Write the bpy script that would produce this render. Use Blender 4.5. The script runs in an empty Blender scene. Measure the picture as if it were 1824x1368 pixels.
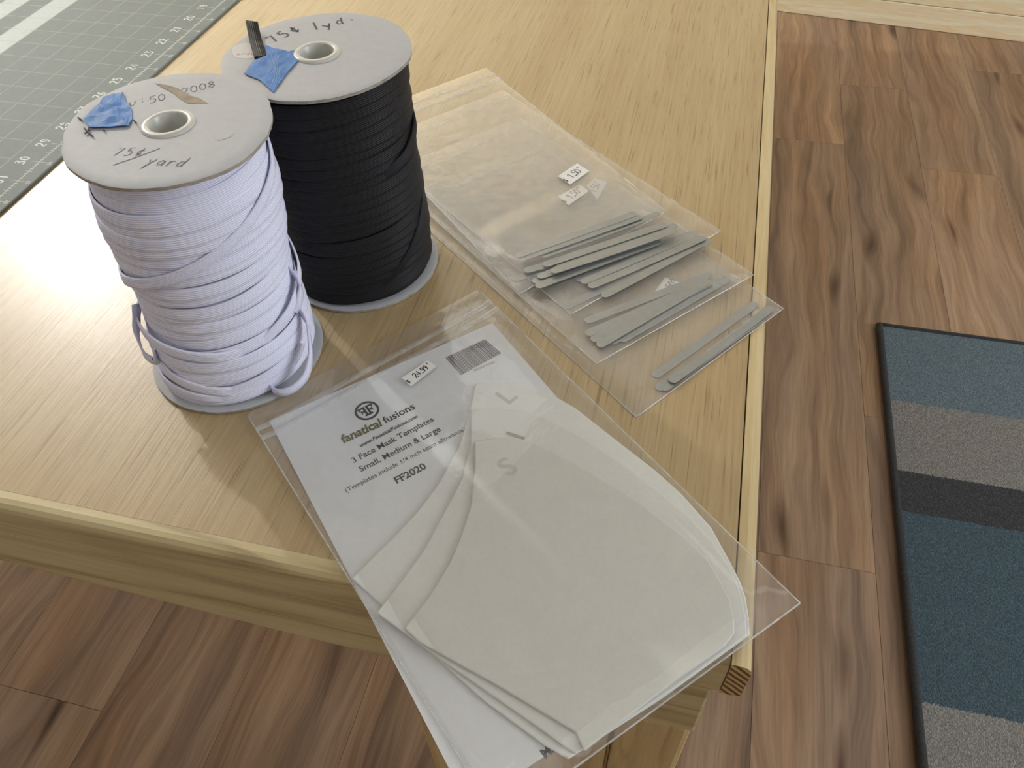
import bpy, math, random
from mathutils import Vector, Matrix
random.seed(11)
U = 0.0254            # all sizes below are inches: table frame, x right, y back, z up from the table top
TOPZ = 30.0           # table top height above the floor
scene = bpy.context.scene
COL = scene.collection

# ------------------------------------------------------------------ camera
PW, PH, FPX = 1824.0, 1368.0, 1390.897
CAM = Vector((-1.898, -6.044, 12.623))
PITCH, ROLL, YAW = 0.84, -0.046, 1.299      # fitted from the mat grid, table edges and spool rims
def _cam_axes():
    n = Vector((math.sin(YAW), -math.cos(YAW), 0)); e = Vector((math.cos(YAW), math.sin(YAW), 0))
    F = Vector((0, math.cos(PITCH), -math.sin(PITCH))); U0 = Vector((0, math.sin(PITCH), math.cos(PITCH))); X0 = Vector((1, 0, 0))
    X = X0 * math.cos(ROLL) + U0 * math.sin(ROLL); Up = -X0 * math.sin(ROLL) + U0 * math.cos(ROLL)
    T = lambda v: Vector((v.dot(n), v.dot(e), v.z))
    return T(X), T(Up), T(F)
CX, CU, CF = _cam_axes()
def to_world(p): return Vector((p[0] * U, p[1] * U, (p[2] + TOPZ) * U))
cd = bpy.data.cameras.new('camera'); cam = bpy.data.objects.new('camera', cd); COL.objects.link(cam)
cd.sensor_width = 36.0; cd.lens = FPX / PW * 36.0; cd.clip_start = 0.01; cd.clip_end = 50
cam.matrix_world = Matrix.Translation(to_world(CAM)) @ Matrix((CX, CU, -CF)).transposed().to_4x4()
scene.camera = cam
def ray(p): return CX * ((p[0] - PW / 2) / FPX) - CU * ((p[1] - PH / 2) / FPX) + CF
def onZ(p, z=0.0): d = ray(p); return CAM + d * ((z - CAM.z) / d.z)
def onY(p, y): d = ray(p); return CAM + d * ((y - CAM.y) / d.y)
def V2(p, z=0.0): q = onZ(p, z); return Vector((q.x, q.y))

# ------------------------------------------------------------------ light
w = bpy.data.worlds.new('world'); scene.world = w; w.use_nodes = True
bg = w.node_tree.nodes['Background']; bg.inputs[0].default_value = (1.0, 0.96, 0.90, 1); bg.inputs[1].default_value = 0.03
def lamp(kind, name, loc, power, color, target=None, **kw):
    d = bpy.data.lights.new(name, kind); d.energy = power; d.color = color
    for k, v in kw.items(): setattr(d, k, v)
    o = bpy.data.objects.new(name, d); COL.objects.link(o); o.location = to_world(loc)
    if target is not None:
        o.rotation_euler = (to_world(target) - o.location).to_track_quat('-Z', 'Y').to_euler()
    return o
lamp('POINT', 'task_lamp_light', (-89, 68, 54), 90, (1.0, 0.975, 0.93), shadow_soft_size=1.0 * U)
lamp('AREA', 'window_light', (96, 10, 30), 43, (0.88, 0.94, 1.0), target=(-8, 10, 0), shape='RECTANGLE', size=44 * U, size_y=48 * U)   # daylight from the window side of the room
for cx_, cy_ in ((-45, 68), (45, 68), (-45, -30), (45, -30)):
    lamp('AREA', 'ceiling_light', (cx_, cy_, 64.5), 3.0, (0.955, 0.99, 1.0), target=(cx_, cy_, 0), shape='RECTANGLE', size=48 * U, size_y=24 * U)
scene.cycles.transparent_max_bounces = 32
vs = scene.view_settings
vs.view_transform = 'Standard'; vs.look = 'None'; vs.exposure = 0.0; vs.gamma = 1.0; vs.use_curve_mapping = False

# ------------------------------------------------------------------ material helpers
def newmat(name):
    m = bpy.data.materials.new(name); m.use_nodes = True
    nt = m.node_tree; b = nt.nodes['Principled BSDF']
    return m, nt, b
def nd(nt, kind, **inp):
    n = nt.nodes.new(kind)
    for k, v in inp.items():
        if k.startswith('_'): setattr(n, k[1:], v)
        else:
            key = int(k[1:]) if k[0] == 'i' and k[1:].isdigit() else k.replace('__', ' ')
            n.inputs[key].default_value = v
    return n
def lk(nt, a, b): nt.links.new(a, b)
def ramp(nt, fac, stops, interp='LINEAR'):
    r = nt.nodes.new('ShaderNodeValToRGB'); r.color_ramp.interpolation = interp
    els = r.color_ramp.elements
    while len(els) > len(stops): els.remove(els[-1])
    while len(els) < len(stops): els.new(0.5)
    for el, (p, c) in zip(els, stops): el.position = p; el.color = (*c, 1) if len(c) == 3 else c
    lk(nt, fac, r.inputs[0]); return r
def mapped(nt, scale, rot=(0, 0, 0), loc=(0, 0, 0), src='Object'):
    tc = nt.nodes.new('ShaderNodeTexCoord'); mp = nt.nodes.new('ShaderNodeMapping')
    mp.inputs['Scale'].default_value = scale; mp.inputs['Rotation'].default_value = rot; mp.inputs['Location'].default_value = loc
    lk(nt, tc.outputs[src], mp.inputs[0]); return mp
def noise(nt, vec, scale, detail=4, rough=0.55, dist=0.0):
    n = nd(nt, 'ShaderNodeTexNoise', Scale=scale, Detail=detail, Roughness=rough, Distortion=dist); lk(nt, vec, n.inputs['Vector']); return n
def mixc(nt, a, b, fac, mode='MIX'):
    m = nt.nodes.new('ShaderNodeMix'); m.data_type = 'RGBA'; m.blend_type = mode
    for sock, v in ((m.inputs[0], fac), (m.inputs[6], a), (m.inputs[7], b)):
        if hasattr(v, 'is_linked') or hasattr(v, 'links'): lk(nt, v, sock)
        else: sock.default_value = v if isinstance(v, float) else (*v, 1)
    return m.outputs[2]
def bump(nt, b, height, strength, dist=0.001):
    n = nd(nt, 'ShaderNodeBump', Strength=strength, Distance=dist); lk(nt, height, n.inputs['Height']); lk(nt, n.outputs[0], b.inputs['Normal'])
def plain(name, col, rough=0.6, bumps=None, metal=0.0, spec=0.5, var=0.05):
    m, nt, b = newmat(name)
    mp = mapped(nt, (1, 1, 1)); n = noise(nt, mp.outputs[0], 220, 3)
    lo = tuple(c * (1 - var) for c in col); hi = tuple(min(1, c * (1 + var)) for c in col)
    r = ramp(nt, n.outputs[0], [(0.3, lo), (0.7, hi)]); lk(nt, r.outputs[0], b.inputs['Base Color'])
    b.inputs['Roughness'].default_value = rough; b.inputs['Metallic'].default_value = metal; b.inputs['Specular IOR Level'].default_value = spec
    if bumps: n2 = noise(nt, mp.outputs[0], bumps[0], 3); bump(nt, b, n2.outputs[0], bumps[1])
    return m

def mat_plywood():
    m, nt, b = newmat('plywood')
    mp = mapped(nt, (1, 1, 1))
    big = noise(nt, mapped(nt, (26, 2.5, 4)).outputs[0], 1.0, 3, 0.5, 0.4)
    fine = noise(nt, mapped(nt, (520, 12, 60)).outputs[0], 1.0, 4, 0.6)
    pore = noise(nt, mapped(nt, (850, 22, 100)).outputs[0], 1.0, 2, 0.5)
    c1 = ramp(nt, big.outputs[0], [(0.3, (0.405, 0.297, 0.155)), (0.55, (0.437, 0.331, 0.180)), (0.75, (0.462, 0.361, 0.206))])
    c2 = ramp(nt, fine.outputs[0], [(0.3, (0.80, 0.76, 0.70)), (0.62, (1, 1, 1))])
    c3 = ramp(nt, pore.outputs[0], [(0.30, (0.60, 0.52, 0.43)), (0.40, (1, 1, 1))])
    col = mixc(nt, mixc(nt, c1.outputs[0], c2.outputs[0], 0.75, 'MULTIPLY'), c3.outputs[0], 0.8, 'MULTIPLY')
    lk(nt, col, b.inputs['Base Color'])
    b.inputs['Roughness'].default_value = 0.38; b.inputs['Specular IOR Level'].default_value = 0.5
    b.inputs['Coat Weight'].default_value = 0.3; b.inputs['Coat Roughness'].default_value = 0.24
    ht = mixc(nt, fine.outputs[0], pore.outputs[0], 0.5)
    bump(nt, b, ht, 0.35, 0.0006)
    return m
def mat_pine(name, axis, tone=(1, 1, 1), knots=False, dark=1.0):
    m, nt, b = newmat(name)
    sc = {'x': (2.2, 38, 38), 'y': (60, 3.0, 60), 'z': (60, 60, 3.0)}[axis]
    wob = noise(nt, mapped(nt, tuple(v * 0.35 for v in sc)).outputs[0], 1.0, 2)
    st = noise(nt, mapped(nt, sc).outputs[0], 1.3, 3, 0.5, 1.2)
    fine = noise(nt, mapped(nt, tuple(v * 9 for v in sc)).outputs[0], 1.0, 2)
    base = (0.60 * tone[0], 0.43 * tone[1], 0.215 * tone[2]); dk = (0.33 * tone[0] * dark, 0.18 * tone[1] * dark, 0.06 * tone[2] * dark); lt = (0.68 * tone[0], 0.52 * tone[1], 0.30 * tone[2])
    r = ramp(nt, st.outputs[0], [(0.34, lt), (0.50, base), (0.60, dk), (0.66, base), (0.8, lt)])
    col = mixc(nt, r.outputs[0], lt, wob.outputs[0])
    f = ramp(nt, fine.outputs[0], [(0.3, (0.88, 0.85, 0.8)), (0.6, (1, 1, 1))])
    col = mixc(nt, col, f.outputs[0], 0.8, 'MULTIPLY')
    if knots:
        vo = nd(nt, 'ShaderNodeTexVoronoi', Scale=1.0, Randomness=1.0); lk(nt, mapped(nt, (5.0, 5, 9.0)).outputs[0], vo.inputs['Vector'])
        k = ramp(nt, vo.outputs['Distance'], [(0.04, (0.30, 0.14, 0.06)), (0.085, (0.75, 0.6, 0.42)), (0.13, (1, 1, 1))])
        col = mixc(nt, col, k.outputs[0], 1.0, 'MULTIPLY')
    lk(nt, col, b.inputs['Base Color']); b.inputs['Roughness'].default_value = 0.42
    bump(nt, b, fine.outputs[0], 0.2, 0.0005)
    return m
def mat_endgrain():
    m, nt, b = newmat('pine_end_grain')
    wv = nd(nt, 'ShaderNodeTexWave', Scale=1.0, Distortion=2.2, Detail=2.0); wv.wave_type = 'RINGS'; wv.rings_direction = 'Y'
    lk(nt, mapped(nt, (95, 95, 95), loc=(1.0, 0, 4.2)).outputs[0], wv.inputs['Vector'])
    r = ramp(nt, wv.outputs['Fac'], [(0.25, (0.12, 0.065, 0.02)), (0.5, (0.33, 0.20, 0.08)), (0.75, (0.55, 0.37, 0.17))])
    lk(nt, r.outputs[0], b.inputs['Base Color']); b.inputs['Roughness'].default_value = 0.7
    return m
def mat_walnut():
    m, nt, b = newmat('walnut_laminate')
    oi = nt.nodes.new('ShaderNodeObjectInfo')
    tc = nt.nodes.new('ShaderNodeTexCoord')
    off = nd(nt, 'ShaderNodeVectorMath', _operation='MULTIPLY'); off.inputs[1].default_value = (37, 53, 0)
    cmb = nt.nodes.new('ShaderNodeCombineXYZ'); lk(nt, oi.outputs['Random'], cmb.inputs[0]); lk(nt, oi.outputs['Random'], cmb.inputs[1]); lk(nt, cmb.outputs[0], off.inputs[0])
    add = nd(nt, 'ShaderNodeVectorMath', _operation='ADD'); lk(nt, tc.outputs['Object'], add.inputs[0]); lk(nt, off.outputs[0], add.inputs[1])
    def mp(s):
        n = nt.nodes.new('ShaderNodeMapping'); n.inputs['Scale'].default_value = s; lk(nt, add.outputs[0], n.inputs[0]); return n.outputs[0]
    warp = noise(nt, mp((9, 2.6, 1)), 1.0, 2)
    wadd = nd(nt, 'ShaderNodeVectorMath', _operation='MULTIPLY_ADD'); wadd.inputs[1].default_value = (0.09, 0, 0)
    lk(nt, warp.outputs['Color'], wadd.inputs[0]); lk(nt, add.outputs[0], wadd.inputs[2])
    def mpw(s):
        n = nt.nodes.new('ShaderNodeMapping'); n.inputs['Scale'].default_value = s; lk(nt, wadd.outputs[0], n.inputs[0]); return n.outputs[0]
    band = noise(nt, mpw((24, 1.0, 1)), 1.0, 5, 0.62)
    mid = noise(nt, mpw((75, 2.6, 1)), 1.0, 4, 0.6)
    fine = noise(nt, mp((380, 9, 1)), 1.0, 3, 0.6)
    hue = noise(nt, mp((8, 1.5, 1)), 1.0, 2)
    c = ramp(nt, band.outputs[0], [(0.28, (0.152, 0.098, 0.066)), (0.40, (0.247, 0.158, 0.099)), (0.50, (0.325, 0.210, 0.131)), (0.60, (0.383, 0.256, 0.162)), (0.72, (0.436, 0.305, 0.200))])
    c2 = ramp(nt, mid.outputs[0], [(0.30, (0.70, 0.66, 0.63)), (0.52, (0.97, 0.96, 0.94)), (0.7, (1.12, 1.11, 1.08))])
    col = mixc(nt, c.outputs[0], c2.outputs[0], 0.9, 'MULTIPLY')
    hc = ramp(nt, hue.outputs[0], [(0.35, (0.93, 0.97, 1.08)), (0.55, (1, 1, 1)), (0.7, (1.07, 0.99, 0.91))])
    col = mixc(nt, col, hc.outputs[0], 0.9, 'MULTIPLY')
    f = ramp(nt, fine.outputs[0], [(0.3, (0.80, 0.78, 0.76)), (0.6, (1.02, 1.02, 1.02))])
    col = mixc(nt, col, f.outputs[0], 0.8, 'MULTIPLY')
    tone = ramp(nt, oi.outputs['Random'], [(0, (0.90, 0.90, 0.91)), (1, (1.08, 1.07, 1.05))])
    col = mixc(nt, col, tone.outputs[0], 1.0, 'MULTIPLY')
    # knots
    vo = nd(nt, 'ShaderNodeTexVoronoi', Scale=1.0, Randomness=1.0); lk(nt, mpw((13, 2.6, 1)), vo.inputs['Vector'])
    k = ramp(nt, vo.outputs['Distance'], [(0.03, (0.22, 0.17, 0.15)), (0.10, (0.6, 0.54, 0.5)), (0.2, (1, 1, 1))])
    col = mixc(nt, col, k.outputs[0], 0.9, 'MULTIPLY')
    lk(nt, col, b.inputs['Base Color']); b.inputs['Roughness'].default_value = 0.5; b.inputs['Specular IOR Level'].default_value = 0.4
    bump(nt, b, fine.outputs[0], 0.15, 0.0005)
    return m
def mat_rug(stops):
    m, nt, b = newmat('rug_weave')
    tc = nt.nodes.new('ShaderNodeTexCoord'); sx = nt.nodes.new('ShaderNodeSeparateXYZ'); lk(nt, tc.outputs['UV'], sx.inputs[0])
    n0 = noise(nt, mapped(nt, (1, 1, 1)).outputs[0], 260, 2)
    jit = nd(nt, 'ShaderNodeMath', _operation='MULTIPLY_ADD', i1=0.006, i2=-0.003); lk(nt, n0.outputs[0], jit.inputs[0])
    ad = nd(nt, 'ShaderNodeMath', _operation='ADD'); lk(nt, sx.outputs[1], ad.inputs[0]); lk(nt, jit.outputs[0], ad.inputs[1])
    r = ramp(nt, ad.outputs[0], stops, 'CONSTANT')
    rib = noise(nt, mapped(nt, (760, 330, 300)).outputs[0], 1.0, 2, 0.7)
    sp = ramp(nt, rib.outputs[0], [(0.30, (0.45, 0.45, 0.45)), (0.5, (0.95, 0.95, 0.95)), (0.68, (1.75, 1.72, 1.65))])
    col = mixc(nt, r.outputs[0], sp.outputs[0], 0.9, 'MULTIPLY')
    lk(nt, col, b.inputs['Base Color']); b.inputs['Roughness'].default_value = 0.95; b.inputs['Specular IOR Level'].default_value = 0.1
    bump(nt, b, rib.outputs[0], 0.8, 0.002)
    return m
def mat_film(name, haze, tint=(1, 1, 1), rough=0.08, wr=70, gl=0.9):
    """clear polythene: see-through, with a milky share and a mirror-like share by Fresnel"""
    m, nt, b = newmat(name); nt.nodes.remove(b); out = nt.nodes['Material Output']
    tr = nd(nt, 'ShaderNodeBsdfTransparent', Color=(*tint, 1))
    df = nd(nt, 'ShaderNodeBsdfDiffuse', Color=(0.86, 0.87, 0.87, 1)); tl = nd(nt, 'ShaderNodeBsdfTranslucent', Color=(0.86, 0.87, 0.87, 1))
    dm = nd(nt, 'ShaderNodeMixShader', Fac=0.35); lk(nt, df.outputs[0], dm.inputs[1]); lk(nt, tl.outputs[0], dm.inputs[2])
    n = noise(nt, mapped(nt, (1, 1, 1)).outputs[0], wr, 3, 0.5, 0.8)
    hz = ramp(nt, n.outputs[0], [(0.35, (haze * 0.6,) * 3), (0.7, (haze * 1.4,) * 3)])
    mx = nt.nodes.new('ShaderNodeMixShader'); lk(nt, hz.outputs[0], mx.inputs[0]); lk(nt, tr.outputs[0], mx.inputs[1]); lk(nt, dm.outputs[0], mx.inputs[2])
    g = nd(nt, 'ShaderNodeBsdfGlossy', Roughness=rough, Color=(gl, gl, gl, 1))
    bp = nd(nt, 'ShaderNodeBump', Strength=0.35, Distance=0.0012); lk(nt, n.outputs[0], bp.inputs['Height']); lk(nt, bp.outputs[0], g.inputs['Normal'])
    lw = nd(nt, 'ShaderNodeLayerWeight', Blend=0.5); lk(nt, bp.outputs[0], lw.inputs['Normal'])
    pw = nd(nt, 'ShaderNodeMath', _operation='POWER', i1=5.0); lk(nt, lw.outputs['Facing'], pw.inputs[0])
    fr = nd(nt, 'ShaderNodeMath', _operation='MULTIPLY_ADD', i1=0.9, i2=0.05); lk(nt, pw.outputs[0], fr.inputs[0])
    m2 = nt.nodes.new('ShaderNodeMixShader'); lk(nt, fr.outputs[0], m2.inputs[0]); lk(nt, mx.outputs[0], m2.inputs[1]); lk(nt, g.outputs[0], m2.inputs[2])
    lk(nt, m2.outputs[0], out.inputs['Surface'])
    return m
def mat_elastic(name, c_lo, c_hi, rough):
    m, nt, b = newmat(name)
    tc = nt.nodes.new('ShaderNodeTexCoord'); sx = nt.nodes.new('ShaderNodeSeparateXYZ'); lk(nt, tc.outputs['UV'], sx.inputs[0])
    ml = nd(nt, 'ShaderNodeMath', _operation='MULTIPLY', i1=2 * math.pi * 7); lk(nt, sx.outputs[1], ml.inputs[0])
    sn = nd(nt, 'ShaderNodeMath', _operation='COSINE'); lk(nt, ml.outputs[0], sn.inputs[0])
    h = nd(nt, 'ShaderNodeMath', _operation='MULTIPLY_ADD', i1=-0.5, i2=0.5); lk(nt, sn.outputs[0], h.inputs[0])
    r = ramp(nt, h.outputs[0], [(0.0, c_lo), (0.6, c_hi)])
    n = noise(nt, mapped(nt, (1, 1, 1)).outputs[0], 900, 2)
    v = ramp(nt, n.outputs[0], [(0.3, (0.92, 0.92, 0.92)), (0.7, (1, 1, 1))])
    lk(nt, mixc(nt, r.outputs[0], v.outputs[0], 1.0, 'MULTIPLY'), b.inputs['Base Color'])
    b.inputs['Roughness'].default_value = rough; b.inputs['Specular IOR Level'].default_value = 0.25
    bump(nt, b, h.outputs[0], 0.5, 0.0005)
    return m

M = {}
M['ply'] = mat_plywood()
M['pine_x'] = mat_pine('pine_front', 'x', (0.80, 0.89, 0.90), dark=0.8); M['pine_y'] = mat_pine('pine_side', 'y', (0.85, 0.9, 0.9)); M['pine_z'] = mat_pine('pine_leg', 'z', (0.85, 0.85, 0.75))
M['pine_wall'] = mat_pine('pine_wall', 'x', (1.42, 1.72, 2.25), True, 1.9)
M['endgrain'] = mat_endgrain(); M['walnut'] = mat_walnut()
M['subfloor'] = plain('dark_joint', (0.03, 0.02, 0.015), 0.9)
M['mat'] = plain('mat_grey', (0.185, 0.213, 0.208), 0.6, var=0.06, spec=0.2)
M['mat_print'] = plain('mat_print', (0.68, 0.72, 0.70), 0.6, spec=0.2); M['mat_line'] = plain('mat_line', (0.40, 0.425, 0.41), 0.6, spec=0.2); M['mat_band'] = plain('mat_band', (0.52, 0.58, 0.57), 0.6, var=0.04, spec=0.2)
M['board'] = plain('flange_card', (0.415, 0.428, 0.45), 0.62, (300, 0.08), var=0.03); M['board_edge'] = plain('flange_edge', (0.30, 0.27, 0.23), 0.8, (500, 0.5), var=0.2)
M['torn'] = plain('torn_card', (0.34, 0.29, 0.22), 0.85, (400, 0.4), var=0.15)
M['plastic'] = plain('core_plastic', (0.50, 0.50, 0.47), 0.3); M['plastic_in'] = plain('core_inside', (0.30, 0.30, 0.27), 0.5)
M['white_el'] = mat_elastic('white_elastic', (0.62, 0.63, 0.86), (0.84, 0.85, 1.0), 0.85)
M['black_el'] = mat_elastic('black_elastic', (0.004, 0.004, 0.006), (0.014, 0.014, 0.017), 0.55)
M['pencil'] = plain('pencil', (0.10, 0.10, 0.11), 0.7); M['marker'] = plain('marker', (0.03, 0.03, 0.035), 0.6); M['redink'] = plain('red_ink', (0.45, 0.16, 0.16), 0.6)
M['label'] = plain('label_paper', (0.53, 0.52, 0.53), 0.5)
M['tape'] = plain('painters_tape', (0.036, 0.165, 0.46), 0.6, (150, 0.25), var=0.2)
M['paper'] = plain('card_paper', (0.66, 0.68, 0.70), 0.7, var=0.02)
M['ink'] = plain('print_ink', (0.035, 0.035, 0.04), 0.6); M['olive'] = plain('olive_ink', (0.13, 0.125, 0.045), 0.6); M['barcode'] = plain('barcode_ink', (0.07, 0.065, 0.085), 0.6)
M['sticker'] = plain('sticker_paper', (0.74, 0.74, 0.73), 0.6, var=0.02)
def mat_template(name, c):
    m, nt, b = newmat(name); mp = mapped(nt, (1, 1, 1)); n = noise(nt, mp.outputs[0], 500, 2)
    r = ramp(nt, n.outputs[0], [(0.3, tuple(v * 0.975 for v in c)), (0.7, tuple(v * 1.02 for v in c))]); lk(nt, r.outputs[0], b.inputs['Base Color'])
    b.inputs['Roughness'].default_value = 0.45; b.inputs['Alpha'].default_value = 0.93; return m
M['templ_S'] = mat_template('template_plastic_small', (0.62, 0.625, 0.59)); M['templ_M'] = mat_template('template_plastic_medium', (0.67, 0.68, 0.655)); M['templ_L'] = mat_template('template_plastic_large', (0.71, 0.725, 0.71))
M['templ_mark'] = plain('template_mark', (0.47, 0.47, 0.44), 0.5)
M['alu'] = plain('brushed_aluminium', (0.37, 0.39, 0.39), 0.40, (900, 0.15), metal=0.75)
M['film'] = mat_film('clear_film', 0.11); M['film_big'] = mat_film('clear_film_big', 0.075, wr=40); M['seam'] = mat_film('film_seam', 0.55, rough=0.15); M['zip'] = mat_film('film_zip', 0.34, rough=0.2)
RUGC = {'blue': (0.118, 0.158, 0.185), 'grey': (0.200, 0.194, 0.184), 'dark': (0.050, 0.052, 0.057), 'deep': (0.062, 0.095, 0.118), 'pale': (0.215, 0.212, 0.200)}
M['bind'] = plain('rug_binding', (0.030, 0.030, 0.032), 0.95, (500, 0.8), var=0.3)

# ------------------------------------------------------------------ object helpers
WO = {}
def empty(name, loc, label=None, cat=None, group=None):
    o = bpy.data.objects.new(name, None); COL.objects.link(o); o.empty_display_size = 0.02
    o.location = to_world(loc); WO[o] = o.location.copy(); tag(o, label, cat, group); return o
def tag(o, label=None, cat=None, group=None, kind=None):
    if label: o['label'] = label
    if cat: o['category'] = cat
    if group: o['group'] = group
    if kind: o['kind'] = kind
    return o
def obj(name, verts, faces, mat, parent=None, smooth=False, uvs=None, mats=None, fmat=None, bevel=0.0, origin=None, lean=None):
    if lean: verts = [(v[0] + lean[0] * v[2], v[1] + lean[1] * v[2], v[2]) for v in verts]
    W = [to_world(v) for v in verts]
    if parent is not None: org = WO[parent]
    elif origin is not None: org = to_world(origin)
    else:
        mn = [min(p[i] for p in W) for i in range(3)]; mx = [max(p[i] for p in W) for i in range(3)]
        org = Vector(((mn[0] + mx[0]) / 2, (mn[1] + mx[1]) / 2, mn[2]))
    me = bpy.data.meshes.new(name); me.from_pydata([tuple(p - org) for p in W], [], faces)
    me.materials.append(mat)
    for x in (mats or []): me.materials.append(x)
    if fmat:
        for p, i in zip(me.polygons, fmat): p.material_index = i
    if smooth: me.polygons.foreach_set('use_smooth', [True] * len(me.polygons))
    if uvs:
        ul = me.uv_layers.new(name='UVMap')
        for l in me.loops: ul.data[l.index].uv = uvs[l.vertex_index]
    me.update()
    o = bpy.data.objects.new(name, me); COL.objects.link(o)
    if parent is not None: o.parent = parent
    else: o.location = org
    WO[o] = org
    if bevel:
        bm = o.modifiers.new('bevel', 'BEVEL'); bm.width = bevel * U; bm.segments = 2; bm.limit_method = 'ANGLE'
    return o
def box(x0, x1, y0, y1, z0, z1):
    v = [(x, y, z) for z in (z0, z1) for y in (y0, y1) for x in (x0, x1)]
    f = [(0, 2, 3, 1), (4, 5, 7, 6), (0, 1, 5, 4), (2, 6, 7, 3), (0, 4, 6, 2), (1, 3, 7, 5)]
    return v, f
def prism(poly, z0, z1):
    n = len(poly); v = [(p[0], p[1], z0) for p in poly] + [(p[0], p[1], z1) for p in poly]
    f = [tuple(range(n))[::-1], tuple(range(n, 2 * n))] + [(i, (i + 1) % n, n + (i + 1) % n, n + i) for i in range(n)]
    return v, f
def cat(parts):
    V, F = [], []
    for v, f in parts:
        k = len(V); V += list(v); F += [tuple(i + k for i in q) for q in f]
    return V, F
def tube(pts, r, seg=6):
    pts = [Vector(p) for p in pts]; V, F = [], []
    for i, p in enumerate(pts):
        d = (pts[min(i + 1, len(pts) - 1)] - pts[max(i - 1, 0)]).normalized()
        a = d.cross(Vector((0, 0, 1))); a = a.normalized() if a.length > 1e-4 else Vector((1, 0, 0)); b2 = a.cross(d)
        for k in range(seg):
            t = 2 * math.pi * k / seg; V.append(p + a * (r * math.cos(t)) + b2 * (r * math.sin(t)))
    for i in range(len(pts) - 1):
        for k in range(seg): F.append((i * seg + k, i * seg + (k + 1) % seg, (i + 1) * seg + (k + 1) % seg, (i + 1) * seg + k))
    F.append(tuple(range(seg))[::-1]); F.append(tuple(range((len(pts) - 1) * seg, len(pts) * seg)))
    return V, F
def spline(pts, n):
    """Catmull-Rom through pts, n samples per span"""
    P = [Vector(p) for p in pts]; out = []
    for i in range(len(P) - 1):
        a, b_, c, d = P[max(i - 1, 0)], P[i], P[i + 1], P[min(i + 2, len(P) - 1)]
        for k in range(n):
            t = k / n; out.append(0.5 * ((2 * b_) + (c - a) * t + (2 * a - 5 * b_ + 4 * c - d) * t * t + (3 * b_ - a - 3 * c + d) * t ** 3))
    out.append(P[-1]); return out
def vnoise(x, y, s=0):
    def h(i, j): return (math.sin(i * 127.1 + j * 311.7 + s * 74.7) * 43758.5453) % 1.0
    i, j = math.floor(x), math.floor(y); fx, fy = x - i, y - j; fx = fx * fx * (3 - 2 * fx); fy = fy * fy * (3 - 2 * fy)
    return (h(i, j) * (1 - fx) + h(i + 1, j) * fx) * (1 - fy) + (h(i, j + 1) * (1 - fx) + h(i + 1, j + 1) * fx) * fy - 0.5

# stroke lettering (unit cell 0.6 wide, 1 high)
ST = {
 '0': [[(.1, .25), (.1, .75), (.3, 1), (.5, .75), (.5, .25), (.3, 0), (.1, .25)]], '1': [[(.12, .78), (.32, 1), (.32, 0)]],
 '2': [[(.08, .75), (.2, .97), (.4, .97), (.5, .75), (.4, .5), (.06, 0), (.54, 0)]], '3': [[(.1, .95), (.5, .95), (.25, .58), (.45, .5), (.5, .25), (.35, .02), (.08, .08)]],
 '4': [[(.4, 0), (.4, 1), (.05, .3), (.55, .3)]], '5': [[(.5, 1), (.15, 1), (.12, .58), (.35, .62), (.5, .4), (.45, .12), (.25, 0), (.06, .08)]],
 '6': [[(.45, .95), (.2, .7), (.1, .3), (.25, 0), (.45, .1), (.48, .35), (.3, .5), (.12, .35)]], '7': [[(.05, .98), (.52, .98), (.22, 0)]],
 '8': [[(.3, .53), (.12, .75), (.3, 1), (.48, .75), (.3, .53), (.08, .25), (.3, 0), (.52, .25), (.3, .53)]], '9': [[(.48, .65), (.3, .45), (.12, .65), (.2, .95), (.4, .97), (.48, .65), (.42, .2), (.3, 0)]],
 '$': [[(.5, .85), (.3, .95), (.1, .75), (.3, .52), (.5, .3), (.3, .08), (.1, .18)], [(.3, 1.08), (.3, -.08)]], '.': [[(.25, 0), (.33, 0), (.33, .08), (.25, .08), (.25, 0)]],
 'c': [[(.5, .62), (.3, .72), (.12, .5), (.14, .25), (.3, .12), (.5, .2)], [(.38, .95), (.22, -.1)]], '/': [[(-.25, -.35), (.75, 1.0)]], '|': [[(.3, -.1), (.3, 1.0)]],
 'y': [[(.1, .62), (.28, .25)], [(.5, .66), (.28, .22), (.05, -.35)]], 'Y': [[(.02, .62), (.34, .3)], [(.5, .75), (.34, .3), (.2, -.15)]], 'a': [[(.48, .5), (.3, .62), (.1, .35), (.2, .05), (.4, .2), (.48, .55), (.48, .02)]],
 'r': [[(.15, .6), (.15, .02)], [(.15, .4), (.32, .6), (.5, .55)]], 'd': [[(.45, .5), (.25, .6), (.08, .3), (.2, .02), (.42, .12), (.52, 1.0)], [(.42, .12), (.5, .02)]],
 'u': [[(.1, .6), (.12, .15), (.28, .02), (.45, .2), (.48, .6)]], ':': [[(.28, .12), (.34, .12), (.34, .18), (.28, .18)], [(.28, .55), (.34, .55), (.34, .61), (.28, .61)]],
 'e': [[(.1, .35), (.5, .38), (.35, .62), (.12, .4), (.2, .05), (.48, .12)]], 'A': [[(.05, 0), (.3, 1), (.55, 0)], [(.15, .35), (.45, .35)]], '=': [[(.05, .75), (.5, .75)], [(.15, .45), (.4, .45)], [(.15, .95), (.4, 1)]]}
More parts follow.
